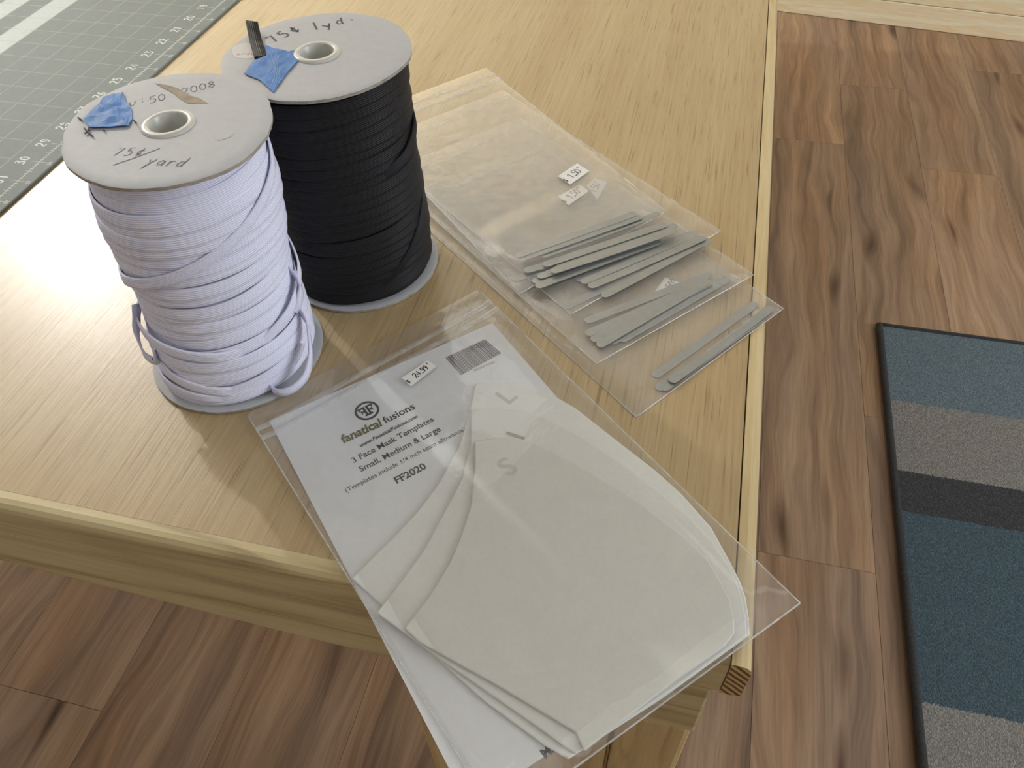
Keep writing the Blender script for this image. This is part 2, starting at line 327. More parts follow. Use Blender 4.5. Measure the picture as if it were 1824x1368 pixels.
def strokes(text, o, ex, h, wd, z, adv=0.72, slant=0.0, th=0.0012):
    """flat pen strokes lying at height z; o origin, ex unit reading direction"""
    ex = Vector((ex[0], ex[1])).normalized(); ey = Vector((-ex.y, ex.x)); o = Vector((o[0], o[1])); parts = []; x = 0.0
    for ch in text:
        for pl in ST.get(ch, []):
            pts = [o + ex * ((x + px + slant * py) * h) + ey * (py * h) for px, py in pl]
            V, F = [], []
            for i, p in enumerate(pts):
                d = (pts[min(i + 1, len(pts) - 1)] - pts[max(i - 1, 0)]); d = d.normalized() if d.length > 1e-6 else ex; nn = Vector((-d.y, d.x)) * wd / 2
                V += [(p.x + nn.x, p.y + nn.y, z), (p.x - nn.x, p.y - nn.y, z)]
            for i in range(len(pts) - 1): F.append((2 * i, 2 * i + 1, 2 * i + 3, 2 * i + 2))
            parts.append((V, F))
        x += (adv if ch not in '.:' else adv * 0.62) if ch != ' ' else 0.5
    return cat(parts)
def font2d(body, size, bold=0.0, align='CENTER', shear=0.0, space=1.0):
    cu = bpy.data.curves.new('t', 'FONT'); cu.body = body; cu.size = size; cu.align_x = align; cu.offset = bold; cu.shear = shear; cu.resolution_u = 3; cu.space_character = space
    o = bpy.data.objects.new('t', cu); COL.objects.link(o)
    dg = bpy.context.evaluated_depsgraph_get(); me = o.evaluated_get(dg).to_mesh()
    v = [(p.co.x, p.co.y) for p in me.vertices]; f = [tuple(q.vertices) for q in me.polygons]
    o.evaluated_get(dg).to_mesh_clear(); bpy.data.objects.remove(o); bpy.data.curves.remove(cu)
    return v, f
def lay(vf, o, ex, z, mirror=False):
    ex = Vector((ex[0], ex[1])).normalized(); ey = Vector((-ex.y, ex.x)); o = Vector((o[0], o[1]))
    V = []
    for x, y in vf[0]:
        p = o + ex * (-x if mirror else x) + ey * y; V.append((p.x, p.y, z))
    return V, [tuple(q[::-1]) if mirror else q for q in vf[1]]

# ================================================================== the setting
FZ = -TOPZ
floor = obj('floor', *box(-110, 110, -90, 125, FZ - 0.6, FZ - 0.12), M['subfloor']); tag(floor, kind='structure')
PWID, PLEN = 6.8, 47.8
pv, pf = box(-PWID / 2 + 0.012, PWID / 2 - 0.012, 0.012, PLEN - 0.012, 0, 0.12)
pme = bpy.data.meshes.new('plank'); pme.from_pydata([tuple(Vector(v) * U) for v in pv], [], pf); pme.materials.append(M['walnut'])
joint = {0: 20.6, 1: 66.4 - 47.8 * 2 + 20, 2: 65.5, 3: 86.4, -1: 40.0, -2: 8.0, -3: 30.0, -4: 15.0, -5: 37.0, -6: 3.0, -7: 25.0}
for i in range(-17, 15):
    xc = 5.7 + PWID * (i + 0.5)
    j0 = joint.get(i, (i * 17.3) % PLEN)
    if i == 1: j0 = 33.0
    y = j0
    while y > -90: y -= PLEN
    while y < 100:
        if y + PLEN > -90:
            o = bpy.data.objects.new('plank', pme); COL.objects.link(o); o.parent = floor
            o.location = to_world((xc, y, FZ - 0.12)) - WO[floor]
        y += PLEN
M['plaster'] = plain('cream_wall', (0.64, 0.625, 0.61), 0.8); M['ceil'] = plain('ceiling_white', (0.70, 0.69, 0.66), 0.9)
tag(obj('wall_left', *box(-114, -110, -90, 125, FZ - 0.6, 66), M['plaster']), kind='structure')
tag(obj('wall_right', *box(110, 114, -90, 125, FZ - 0.6, 66), M['plaster']), kind='structure')
tag(obj('wall_front', *box(-110, 110, -94, -90, FZ - 0.6, 66), M['plaster']), kind='structure')
tag(obj('ceiling', *box(-114, 114, -94, 125, 66, 70), M['ceil']), kind='structure')
# pine board wall at the back, slightly out of square with the table as the photograph shows it
wa, wb = onZ((1382, 20), FZ), onZ((1824, 76), FZ)
wdir = (Vector((wb.x, wb.y)) - Vector((wa.x, wa.y))).normalized(); wang = math.atan2(wdir.y, wdir.x)
wall = bpy.data.objects.new('wall_back', bpy.data.meshes.new('wall_back')); COL.objects.link(wall)
v, f = box(-115, 105, 0.75, 4, 0, 96); wall.data.from_pydata([tuple(Vector(p) * U) for p in v], [], f); wall.data.materials.append(M['pine_wall'])
wall.location = to_world((wa.x, wa.y, FZ)); wall.rotation_euler = (0, 0, wang); tag(wall, kind='structure')
bme = bpy.data.meshes.new('wall_board'); v, f = box(-115, 105, 0, 0.72, 0.03, 2.72); bme.from_pydata([tuple(Vector(p) * U) for p in v], [], f); bme.materials.append(M['pine_wall'])
for k in range(5):
    o = bpy.data.objects.new('wall_board', bme); COL.objects.link(o); o.parent = wall; o.location = (0.31 * k * U * 0, 0.0, 2.75 * k * U)
    bv = o.modifiers.new('bevel', 'BEVEL'); bv.width = 0.06 * U; bv.segments = 2

# ================================================================== rug
ra = onZ((1574, 584), FZ); rx0, ry1 = 14.0, ra.y
rv, rf, ruv = [], [], []
RX, RY0 = 24.0, -26.0
nx, ny = 12, 60
for j in range(ny + 1):
    for i in range(nx + 1):
        x = rx0 + RX * i / nx; y = RY0 + (ry1 - RY0) * j / ny
        rv.append((x, y, FZ + 0.3 + 0.02 * vnoise(x * .3, y * .3, 4))); ruv.append((i / nx, j / ny))
for j in range(ny):
    for i in range(nx): a = j * (nx + 1) + i; rf.append((a, a + 1, a + nx + 2, a + nx + 1))
base = len(rv)
for x, y in ((rx0, RY0), (rx0 + RX, RY0), (rx0 + RX, ry1), (rx0, ry1)): rv.append((x, y, FZ + 0.002)); ruv.append((0, (y - RY0) / (ry1 - RY0)))
c00, c10, c11, c01 = 0, nx, (nx + 1) * (ny + 1) - 1, (nx + 1) * ny
rf += [tuple([base, base + 1] + [i for i in range(nx, -1, -1)]), tuple([base + 1, base + 2] + [(nx + 1) * j + nx for j in range(ny, -1, -1)]),
       tuple([base + 2, base + 3] + [(nx + 1) * ny + i for i in range(nx + 1)]), tuple([base + 3, base] + [(nx + 1) * j for j in range(ny + 1)]), (base + 3, base + 2, base + 1, base)]
def rugv(px): return (onZ(px, FZ + 0.3).y - RY0) / (ry1 - RY0)
s1, s2, s3, s4 = rugv((1700, 734)), rugv((1700, 857)), rugv((1700, 930)), rugv((1710, 1266))
M['rug'] = mat_rug([(0, RUGC['dark']), (s4 - 0.24, RUGC['blue']), (s4 - 0.13, RUGC['pale']), (s4, RUGC['deep']), (s3, RUGC['dark']), (s2, RUGC['grey']), (s1, RUGC['blue'])])
rug = obj('striped_rug', rv, rf, M['rug'], uvs=ruv, origin=(rx0 + RX / 2, (RY0 + ry1) / 2, FZ))
tag(rug, 'blue, grey and charcoal striped woven rug lying on the wood floor', 'rug')
def strip_along(p, q, wd, h): return tube([(p[0], p[1], FZ + h)] + [(p[0] + (q[0] - p[0]) * t / 40, p[1] + (q[1] - p[1]) * t / 40, FZ + h + 0.015 * (t % 2)) for t in range(1, 41)], wd, 8)
obj('binding', *strip_along((rx0, RY0), (rx0, ry1), 0.26, 0.26), M['bind'], rug, True)
obj('binding', *strip_along((rx0, ry1), (rx0 + RX, ry1), 0.20, 0.22), M['bind'], rug, True)

# ================================================================== table
TX0, TY1 = -60.0, 82.0
table = empty('work_table', (-30, 31, FZ), 'light plywood-topped work table with rounded pine edging and pine legs', 'table')
obj('tabletop', *box(TX0, -0.02, 0.002, TY1, -0.72, 0), M['ply'], table)
def edging(axis):
    prof = [(0.012, -1.22), (0.012, -0.004), (0.16, 0.0), (0.26, -0.03), (0.335, -0.11), (0.36, -0.22), (0.36, -1.16), (0.30, -1.22)]
    n = len(prof); V = []; L = [0.0, 1.0]
    if axis == 'y':
        for y in (-0.36, TY1): V += [(a, y, z) for a, z in prof]
    else:
        for x in (TX0, -0.004): V += [(x, 0.012 - a, z) for a, z in prof]
    F = [(i, (i + 1) % n, n + (i + 1) % n, n + i) for i in range(n)]
    F = [q[::-1] for q in F] if axis == 'y' else F
    caps = [tuple(range(n)), tuple(range(n, 2 * n))[::-1]]
    if axis != 'y': caps = [c[::-1] for c in caps]
    return V, F + caps, [0] * n + [1, 1]
v, f, fm = edging('y'); obj('edge_trim', v, f, M['pine_y'], table, mats=[M['endgrain']], fmat=fm)
v, f, fm = edging('x'); obj('edge_trim', v, f, M['pine_x'], table, mats=[M['endgrain']], fmat=fm)
# apron under the front edging
def apron():
    V = []; 
    for x, zb in ((TX0, -2.75), (-16.0, -2.78), (-8.0, -3.2), (-0.12, -3.45)):
        V += [(x, -0.34, zb), (x, -0.34, -1.225), (x, 0.4, -1.225), (x, 0.4, zb)]
    F = []
    for i in range(3):
        for k in range(4): F.append((4 * i + k, 4 * i + (k + 1) % 4, 4 * i + 4 + (k + 1) % 4, 4 * i + 4 + k))
    F += [(3, 2, 1, 0), (12, 13, 14, 15)]
    return V, [q[::-1] for q in F]
obj('apron', *apron(), M['pine_x'], table, bevel=0.05)
obj('apron', *box(-0.88, -0.12, 0.42, TY1 - 1, -3.4, -1.225), M['pine_y'], table)
def leg(x0, x1, y0, y1, n='leg'): return obj(n, *box(x0, x1, y0, y1, FZ + 0.003, -3.46), M['pine_z'], table, bevel=0.14)
leg(-1.62, -0.14, -0.30, 3.2)
leg(-6.35, -1.68, -0.22, 0.5, 'leg_board')
leg(TX0 + 0.1, TX0 + 1.6, -0.30, 3.2); leg(-1.62, -0.14, TY1 - 4, TY1 - 0.5); leg(TX0 + 0.1, TX0 + 1.6, TY1 - 4, TY1 - 0.5)

# ================================================================== cutting mat
MX = -20.36; MB = -20.85; Y25 = 15.497
MT = 0.085
def yn(n): return Y25 + (25 - n) * 1.0
matv, matf = box(MX - 24.9, MX, yn(36) - 0.45, yn(0) + 0.45, 0.002, MT)
cmat = obj('cutting_mat', matv, matf, M['mat'], bevel=0.03); tag(cmat, 'grey cutting mat printed with a pale inch grid and numbers', 'cutting mat')
zl = MT + 0.0015; lines = []
def quad(x0, x1, y0, y1, z): return [(x0, y0, z), (x1, y0, z), (x1, y1, z), (x0, y1, z)], [(0, 1, 2, 3)]
for n in range(1, 36): lines.append(quad(MB - 23, MB - 1.0, yn(n) - 0.012, yn(n) + 0.012, zl))
for b_ in range(1, 24): lines.append(quad(MB - b_ - 0.012, MB - b_ + 0.012, yn(36), yn(0), zl))
obj('grid_lines', *cat(lines), M['mat_line'], cmat)
tick = [quad(MB - 0.012, MB + 0.012, yn(36), yn(0), zl)]
for n in range(0, 36 * 8 + 1):
    L = 0.30 if n % 8 == 0 else (0.11 if n % 4 == 0 else 0.07)
    y = yn(n / 8.0); tick.append(quad(MB - L, MB + L, y - 0.008, y + 0.008, zl))
obj('ruler_line', *cat(tick), M['mat_print'], cmat)
for n in range(14, 37):
    s = str(n); obj('number', *strokes(s, (MB - 0.42, yn(n) - 0.23), (0, 1), 0.32, 0.06, zl + 0.001, 0.70), M['mat_print'], cmat)
    obj('small_number', *strokes(s, (MB + 0.42, yn(n) - 0.09), (0, 1), 0.12, 0.022, zl + 0.001, 0.70), M['mat_print'], cmat)
for b_ in (6, 8):
    obj('printed_band', *quad(MB - b_ - 1.03, MB - b_ - 0.03, yn(36), yn(0), zl - 0.0006), M['mat_band'], cmat)

# ================================================================== spools
def disc(cx, cy, r, z0, z1, dent=0.0, seed=0, warp=0.0, rin=0.40, oval=0.0, oa=0.0):
    """card flange with a chewed rim; faces: top/bottom card, rim edge"""
    N = 96; rings = [rin, r * 0.55, r * 0.86, r * 0.97, r]; V = []; F = []; FM = []
    def rr(k, R): t = 2 * math.pi * k / N; return R * (1 + oval * math.cos(2 * (t - oa)) * (R / r) + (dent * vnoise(t * 3.3, 0, seed) + dent * 0.7 * vnoise(t * 9, 2, seed)) * (R / r) ** 6)
    for side, z in ((0, z1), (1, z0)):
        for ri, R in enumerate(rings):
            for k in range(N):
                t = 2 * math.pi * k / N; q = rr(k, R); wz = warp * (R / r) ** 10 * vnoise(t * 1.3, 5, seed) * 2
                drop = 0.018 * ((ri == 4) and (1 if side == 0 else -1))
                V.append((cx + q * math.cos(t), cy + q * math.sin(t), z + wz - drop))
    K = len(rings)
    for side in (0, 1):
        for ri in range(K - 1):
            for k in range(N):
                a = (side * K + ri) * N; b_ = a + N; q = (a + k, b_ + k, b_ + (k + 1) % N, a + (k + 1) % N); F.append(q if side == 0 else q[::-1]); FM.append(0)
    for k in range(N):
        a = (K - 1) * N; b_ = (2 * K - 1) * N; F.append((a + k, b_ + k, b_ + (k + 1) % N, a + (k + 1) % N)); FM.append(1)
        a = 0; b_ = K * N; F.append((a + k, a + (k + 1) % N, b_ + (k + 1) % N, b_ + k)); FM.append(0)
    return V, F, FM
def lathe(cx, cy, prof, N=48):
    V = []; F = []
    for r, z in prof:
        for k in range(N): t = 2 * math.pi * k / N; V.append((cx + r * math.cos(t), cy + r * math.sin(t), z))
    for i in range(len(prof) - 1):
        for k in range(N): F.append((i * N + k, i * N + (k + 1) % N, (i + 1) * N + (k + 1) % N, (i + 1) * N + k))
    return V, F
def wrap(cx, cy, zfun, rfun, wd, lean, th=0.03, N=72, a0=0.0, a1=2 * math.pi):
    """one turn of elastic: a flat band with rounded edges, lower edge a little proud"""
    closed = abs(a1 - a0 - 2 * math.pi) < 1e-6; n = N if closed else N + 1
    prof = [(-0.5, 0.0, 0.0), (-0.47, th, 0.05), (-0.25, th * 1.15, 0.25), (0, th * 1.2, 0.5), (0.25, th * 1.15, 0.75), (0.47, th, 0.95), (0.5, 0.0, 1.0)]
    V, F, UV = [], [], []; P = len(prof)
    for k in range(n):
        t = a0 + (a1 - a0) * k / N
        z, r = zfun(t), rfun(t)
        for s, o, vv in prof:
            q = r + o - lean * s; V.append((cx + q * math.cos(t), cy + q * math.sin(t), z + s * wd)); UV.append((k / N * 40, vv))
    for k in range(N):
        a = k * P; b_ = ((k + 1) % n) * P
        for i in range(P - 1): F.append((a + i, b_ + i, b_ + i + 1, a + i + 1))
    return V, F, UV
def ribbon(path, updir, wd, th=0.02):
    """loose elastic following path (list of points); updir(i) gives the width direction"""
    V, F, UV = [], [], []; n = len(path)
    for i, p in enumerate(path):
        d = (path[min(i + 1, n - 1)] - path[max(i - 1, 0)]).normalized(); u = updir(i); u = (u - d * u.dot(d)).normalized(); nn = d.cross(u)
        for s, o in ((-0.5, -th), (0.5, -th), (0.5, th), (-0.5, th)):
            V.append(p + u * (s * wd) + nn * o); UV.append((i * 0.3, s + 0.5))
    for i in range(n - 1):
        for k in range(4): F.append((4 * i + k, 4 * i + (k + 1) % 4, 4 * i + 4 + (k + 1) % 4, 4 * i + 4 + k))
    F += [(3, 2, 1, 0), (4 * n - 4, 4 * n - 3, 4 * n - 2, 4 * n - 1)]
    return V, F, UV
def poly_on(pxs, z, th, mat, name, parent, bend=None):
    pts = [V2(p, z) for p in pxs]; v, f = prism([(p.x, p.y) for p in pts][::-1], z, z + th)
    return obj(name, v, f, mat, parent)

S1 = (-11.27, 4.54); R1, H1 = 1.90, 5.56; LEAN1 = (0.24 / 5.56, 0.26 / 5.56)
S2 = (-9.63, 8.12); R2, H2 = 1.92, 5.42
CAMAZ = lambda c: math.atan2(CAM.y - c[1], CAM.x - c[0])
FT = 0.10
def spool(c, R, H, label, seed, mat, n, radius, tilt, lean=None, oval=0.0):
    e = empty('elastic_spool', (c[0], c[1], 0), label, 'spool')
    v, f, fm = disc(c[0], c[1], R, 0.003, FT, 0.006, seed, 0.0); obj('bottom_flange', v, f, M['board'], e, True, mats=[M['board_edge']], fmat=fm, lean=lean)
    v, f, fm = disc(c[0], c[1], R, H - FT, H, 0.022, seed + 3, 0.02, oval=oval, oa=CAMAZ(c)); top = obj('top_flange', v, f, M['board'], e, True, mats=[M['board_edge']], fmat=fm, lean=lean)
    for o in e.children:
        try: o.data.set_sharp_from_angle(angle=math.radians(50))
        except Exception: pass
    obj('core_ring', *lathe(c[0], c[1], [(0.335, H - 0.7), (0.335, H + 0.02), (0.36, H + 0.045), (0.44, H + 0.045), (0.475, H + 0.02), (0.485, H + 0.001)]), M['plastic'], top, True, lean=lean)
    obj('core_tube', *cat([lathe(c[0], c[1], [(0.34, 0.01), (0.34, H - 0.02)]), lathe(c[0], c[1], [(0.395, H - 0.02), (0.395, 0.01)])]), M['plastic_in'], e, True, lean=lean)
    ca = CAMAZ(c); z0, z1 = FT + 0.14, H - FT - 0.13
    v, f = lathe(c[0], c[1], [(0.4, FT + 0.005), (radius(0) - 0.05, FT + 0.005)] + [(radius(t / 10) - 0.05, FT + 0.005 + (H - 2 * FT - 0.01) * t / 10) for t in range(11)] + [(0.4, H - FT - 0.005)])
    obj('inner_wraps', v, f, mat, e, True, uvs=[(0, p[2] * 3) for p in v], lean=lean)
    rnd = random.Random(seed)
    for k in range(n):
        t = (k + 0.5) / n; zc = z0 + (z1 - z0) * t + rnd.uniform(-.02, .02)
        a = min(tilt * rnd.uniform(0.25, 1.25), max(0.01, zc - z0 + 0.02), max(0.01, z1 - zc + 0.02)); ph = ca + math.radians(90) + rnd.uniform(-0.5, 0.5)
        b2 = rnd.uniform(-0.03, 0.03); p2 = rnd.uniform(0, 6.28); r0 = radius(t) + rnd.uniform(-0.012, 0.018); sd = rnd.random() * 50
        v, f, uv = wrap(c[0], c[1], lambda q: zc + a * math.cos(q - ph) + b2 * math.cos(2 * q - p2), lambda q: r0 + 0.012 * math.cos(2 * q + sd), 0.275, 0.035)
        obj('elastic_wrap', v, f, mat, e, True, uvs=uv, lean=lean)
    return e, top

wh, wtop = spool(S1, R1, H1, 'spool of narrow white elastic with a grey card top and torn blue tape', 5, M['white_el'], 22, lambda t: 1.60 + 0.05 * math.sin(t * 9 + 1) - 0.05 * (t > .9) + (0.05 if t < .25 else 0), 0.20, LEAN1, 0.05)
bk, btop = spool(S2, R2, H2, 'spool of narrow black elastic with a grey card top and blue tape', 19, M['black_el'], 22, lambda t: 1.74 + 0.02 * math.sin(t * 7), 0.13)
# crossing bands
def cross_band(parent, c, mat, za, zb, a0, a1, r, wd=0.25, ease=1.0):
    z = lambda q: za + (zb - za) * (max(0, min(1, (q - a0) / (a1 - a0))) ** ease)
    v, f, uv = wrap(c[0], c[1], z, lambda q: r + 0.02 * math.sin((q - a0) * 3) - 0.13 * max(0, 1 - min(q - a0, a1 - q) / 0.5), wd, 0.015, 0.035, 60, a0, a1); obj('crossing_band', v, f, mat, parent, True, uvs=uv, lean=LEAN1 if parent is wh else None)
ca1, ca2 = CAMAZ(S1), CAMAZ(S2)
cross_band(wh, S1, M['white_el'], 3.05, 5.2, ca1 - 1.75, ca1 + 1.5, 1.70, 0.24, 1.6)
cross_band(wh, S1, M['white_el'], 1.85, 1.35, ca1 - 2.0, ca1 + 0.15, 1.71, 0.25); cross_band(wh, S1, M['white_el'], 1.35, 2.6, ca1 + 0.15, ca1 + 1.7, 1.71, 0.25)
cross_band(wh, S1, M['white_el'], 1.0, 0.30, ca1 - 1.5, ca1 + 0.1, 1.72, 0.25)
cross_band(wh, S1, M['white_el'], 0.62, 0.24, ca1 - 1.7, ca1 - 0.1, 1.76, 0.22)
cross_band(bk, S2, M['black_el'], 0.55, 3.0, ca2 + 0.0, ca2 + 1.6, 1.80, 0.25, 1.5); cross_band(bk, S2, M['black_el'], 3.3, 4.3, ca2 + 0.3, ca2 + 1.8, 1.79, 0.25, 1.4)
# loose loops low on the white spool
def polar(c, r, ang, z): return Vector((c[0] + r * math.cos(ang), c[1] + r * math.sin(ang), z))
def loose(name, pts, up=(0, 0, 1), wd=0.22, n=8):
    path = spline(pts, n); V, F, UV = ribbon(path, lambda i: Vector(up), wd); obj(name, V, F, M['white_el'], wh, True, uvs=UV, lean=LEAN1)
def loose_px(pts, wd=0.22):
    path = spline([onZ((x, y), z) for x, y, z in pts], 8); V, F, UV = ribbon(path, lambda i: Vector((0, 0, 1)), wd); obj('loose_loop', V, F, M['white_el'], wh, True, uvs=UV)
loose_px([(531, 548, 1.55), (546, 575, 1.25), (552, 610, 0.95), (552, 642, 0.68), (543, 672, 0.42), (522, 693, 0.30), (499, 700, 0.26), (485, 693, 0.26), (487, 680, 0.28), (503, 662, 0.38), (525, 640, 0.55), (537, 612, 0.80)])
loose_px([(512, 478, 2.35), (527, 494, 2.2), (535, 515, 2.0), (531, 540, 1.75), (522, 555, 1.6)], 0.2)
loose('loose_loop', [polar(S1, 1.66, ca1 - 1.60, 2.1), polar(S1, 1.74, ca1 - 1.55, 1.85), polar(S1, 1.86, ca1 - 1.48, 1.5), polar(S1, 1.90, ca1 - 1.34, 1.18), polar(S1, 1.80, ca1 - 1.22, 1.08), polar(S1, 1.72, ca1 - 1.26, 1.3)], wd=0.2)
# writing, tape and tears on the white spool's flange
def ink(text, p0, p1, h, wd, z, mat, parent, name='handwriting', adv=0.72, slant=0.15):
    a, b_ = V2(p0, z), V2(p1, z); obj(name, *strokes(text, a, b_ - a, h, wd, z, adv, slant), mat, parent)
zt = H1 + 0.004
ink('75c', (198, 277), (250, 277), 0.24, 0.020, zt, M['pencil'], wtop, adv=0.80)
ink('yard', (255, 294), (322, 297), 0.27, 0.020, zt, M['pencil'], wtop, adv=0.66)
ink('u:', (229, 190), (262, 181), 0.26, 0.020, zt, M['pencil'], wtop, adv=0.66)
ink('50', (265, 185), (300, 176), 0.26, 0.020, zt, M['pencil'], wtop, adv=0.62); ink('2008', (323, 170), (387, 153), 0.26, 0.020, zt, M['pencil'], wtop, adv=0.64)
def pen(pxs, z, wd, mat, parent, name='handwriting'):
    pts = [V2(p, z) for p in pxs]; V, F = [], []
    for i, p in enumerate(pts):
        d = (pts[min(i + 1, len(pts) - 1)] - pts[max(i - 1, 0)]).normalized() * wd / 2; V += [(p.x - d.y, p.y + d.x, z), (p.x + d.y, p.y - d.x, z)]
    obj(name, V, [(2 * i, 2 * i + 1, 2 * i + 3, 2 * i + 2) for i in range(len(pts) - 1)], mat, parent)
pen([(201, 294), (240, 281), (285, 264)], zt, 0.02, M['pencil'], wtop)
def cr(ox, oy, s, pts): return [(ox + x / s, oy + y / s) for x, y in pts]
def slab(pxs, z, th, mat, name, parent): return poly_on(pxs, z, th, mat, name, parent)
slab(cr(80, 90, 3.508, [(690, 205), (760, 215), (830, 235), (900, 280), (960, 295), (1020, 330), (960, 330), (890, 332), (840, 300), (800, 265), (740, 235)]), H1 + 0.002, 0.004, M['torn'], 'torn_patch', wtop)
slab(cr(80, 90, 3.508, [(1060, 540), (1120, 520), (1180, 515), (1160, 540), (1080, 565)]), H1 + 0.002, 0.002, M['board'], 'scuff', wtop)
def tape(outline, z, name, parent, seed, folds=0.05):
    """crumpled tape: outline (px) filled as a fan grid and lifted unevenly"""
    pts = [V2(p, z) for p in outline]; c = sum(pts, Vector((0, 0))) / len(pts); V, F = [], []; n = len(pts); K = 7
    for k in range(K + 1):
        for p in pts:
            q = c + (p - c) * (k / K); V.append((q.x, q.y, z + 0.012 + folds * (1 - 0.55 * k / K) * (0.5 + vnoise(q.x * 5, q.y * 5, seed)) + (0.02 * abs(vnoise(q.x * 14, q.y * 14, seed + 1)))))
    for k in range(K):
        for i in range(n): F.append((k * n + i, (k + 1) * n + i, (k + 1) * n + (i + 1) % n, k * n + (i + 1) % n))
    o = obj(name, V, F, M['tape'], parent); s = o.modifiers.new('solid', 'SOLIDIFY'); s.thickness = 0.012 * U; s.offset = 1; tag(o, "crumpled blue painter's tape"); return o
def dense(pxs, n=4):
    out = []
    for i in range(len(pxs)):
        a, b_ = pxs[i], pxs[(i + 1) % len(pxs)]
        out += [(a[0] + (b_[0] - a[0]) * k / n, a[1] + (b_[1] - a[1]) * k / n) for k in range(n)]
    return out
tape(dense(cr(80, 90, 3.508, [(245, 440), (300, 385), (370, 305), (430, 280), (495, 272), (512, 330), (545, 375), (550, 430), (525, 480), (400, 490), (285, 492)])), H1, 'blue_tape', wtop, 3, 0.09)
obj('pen_mark', *cat([tube([(*V2(p, H1 + 0.03), H1 + 0.03) for p in q], 0.014, 5) for q in
    ([(139, 209), (146, 214)], [(150, 228), (157, 236), (166, 243)], [(151, 238), (160, 231)], [(184, 229), (186, 233)], [(238, 214), (243, 219)], [(157, 232), (159, 226)])]), M['marker'], wtop)
# writing, tape and label on the black spool's flange
zt = H2 + 0.004; C2 = lambda pts: cr(380, 0, 4.56, pts)
a = C2([(490, 345), (720, 240), (810, 265), (845, 265), (890, 240), (1010, 205), (1000, 200), (1110, 175), (1110, 163), (1160, 160)])
ink('75c', a[0], a[1], 0.31, 0.044, zt, M['marker'], btop, adv=0.90, slant=0)
ink('|', C2([(800, 240)])[0], C2([(900, 225)])[0], 0.34, 0.048, zt, M['marker'], btop, slant=-0.1)
ink('Y', C2([(905, 240)])[0], C2([(1010, 220)])[0], 0.36, 0.048, zt, M['marker'], btop, slant=-0.1)
ink('d', C2([(1000, 200)])[0], C2([(1100, 185)])[0], 0.32, 0.044, zt, M['marker'], btop, slant=-0.12); ink('.', C2([(1090, 165)])[0], C2([(1190, 160)])[0], 0.3, 0.044, zt, M['marker'], btop, slant=0)
slab(C2([(150, 395), (180, 370), (260, 345), (320, 360), (330, 470), (260, 478), (190, 470), (155, 440)]), H2 + 0.001, 0.003, M['label'], 'maker_label', btop)
ink('aAaea', C2([(180, 450)])[0], C2([(300, 445)])[0], 0.13, 0.012, H2 + 0.006, M['redink'], btop, 'label_print', adv=0.75)
tape(dense(C2([(255, 610), (330, 500), (430, 378), (500, 400), (610, 425), (690, 415), (712, 450), (690, 500), (600, 600), (530, 700), (490, 760), (440, 715), (380, 660)])), H2, 'blue_tape', btop, 8, 0.06)
e0, e1, e2 = V2(C2([(320, 205)])[0], H2 + 0.12), V2(C2([(345, 330)])[0], H2 + .06), V2(C2([(390, 480)])[0], H2)
path = spline([(e0.x, e0.y, H2 + 0.20), (e1.x, e1.y, H2 + 0.07), (e2.x, e2.y, H2 + 0.035)], 8)
sd = (V2(C2([(415, 390)])[0], H2) - V2(C2([(330, 470)])[0], H2)); V, F, UV = ribbon(path, lambda i: Vector((sd.x, sd.y, 0)), 0.25, 0.014)
obj('elastic_end', V, F, M['black_el'], btop, True, uvs=UV)

# ================================================================== clear bags
def patch(q, zf_top, zf_bot, nx=60, ny=84):
    """pillow of two films over a quad BL,BR,TR,TL (table x,y)"""
    BL, BR, TR, TL = [Vector(p) for p in q]; V, F = [], []
    for side in (0, 1):
        for j in range(ny + 1):
            for i in range(nx + 1):
                u, v = i / nx, j / ny; p = (BL * (1 - u) + BR * u) * (1 - v) + (TL * (1 - u) + TR * u) * v
                e = min(u, 1 - u, v, 1 - v); ed = min(1, e / 0.028); ed = ed * (2 - ed)
                zb, zt_ = zf_bot(p.x, p.y, u, v), zf_top(p.x, p.y, u, v)
                V.append((p.x, p.y, zb + (zt_ - zb) * (ed if side == 0 else 0)))
    K = (nx + 1) * (ny + 1)
    for j in range(ny):
        for i in range(nx):
            a = j * (nx + 1) + i; F.append((a, a + 1, a + nx + 2, a + nx + 1)); F.append((K + a, K + a + nx + 1, K + a + nx + 2, K + a + 1))
    return V, F
def bag(q, label, zt_, zb, film, seam_r, zips, parent_loc=None, group=None):
    e = empty('zip_bag', ((q[0][0] + q[2][0]) / 2, (q[0][1] + q[2][1]) / 2, zb(0, 0, 0.5, 0.5)), label, 'plastic bag', group)
    obj('film', *patch(q, zt_, zb), film, e, True)
    BL, BR, TR, TL = [Vector(p) for p in q]
    def line(a, b_, u0, u1, v0, v1, n=24, lift=0.004):
        return [(*(a + (b_ - a) * k / n), zb(0, 0, u0 + (u1 - u0) * k / n, v0 + (v1 - v0) * k / n) + lift + 0.004 * vnoise(k * .7, u0 * 9 + v0 * 5, 2)) for k in range(n + 1)]
    for args in ((BL, BR, 0, 1, 0, 0), (BR, TR, 1, 1, 0, 1), (BL, TL, 0, 0, 0, 1)):
        obj('edge_seam', *tube(line(*args), seam_r, 5), M['seam'], e, True)
    for zv in zips:
        a, b_ = BL + (TL - BL) * zv, BR + (TR - BR) * zv
        pts = line(a, b_, 0, 1, zv, zv); n = len(pts)
        v_, f_ = [], []
        d = (TL - BL).normalized(); hw = 0.075
        for p in pts:
            z = p[2] + 0.035
            for s, dz in ((-1, -0.02), (-0.6, 0.018), (0.6, 0.018), (1, -0.02)): v_.append((p[0] + d.x * hw * s, p[1] + d.y * hw * s, z + dz))
        for k in range(n - 1):
            for m_ in range(3): f_.append((4 * k + m_, 4 * k + 4 + m_, 4 * k + 5 + m_, 4 * k + 1 + m_))
        obj('zip_strip', v_, f_, M['zip'], e, True)
    return e
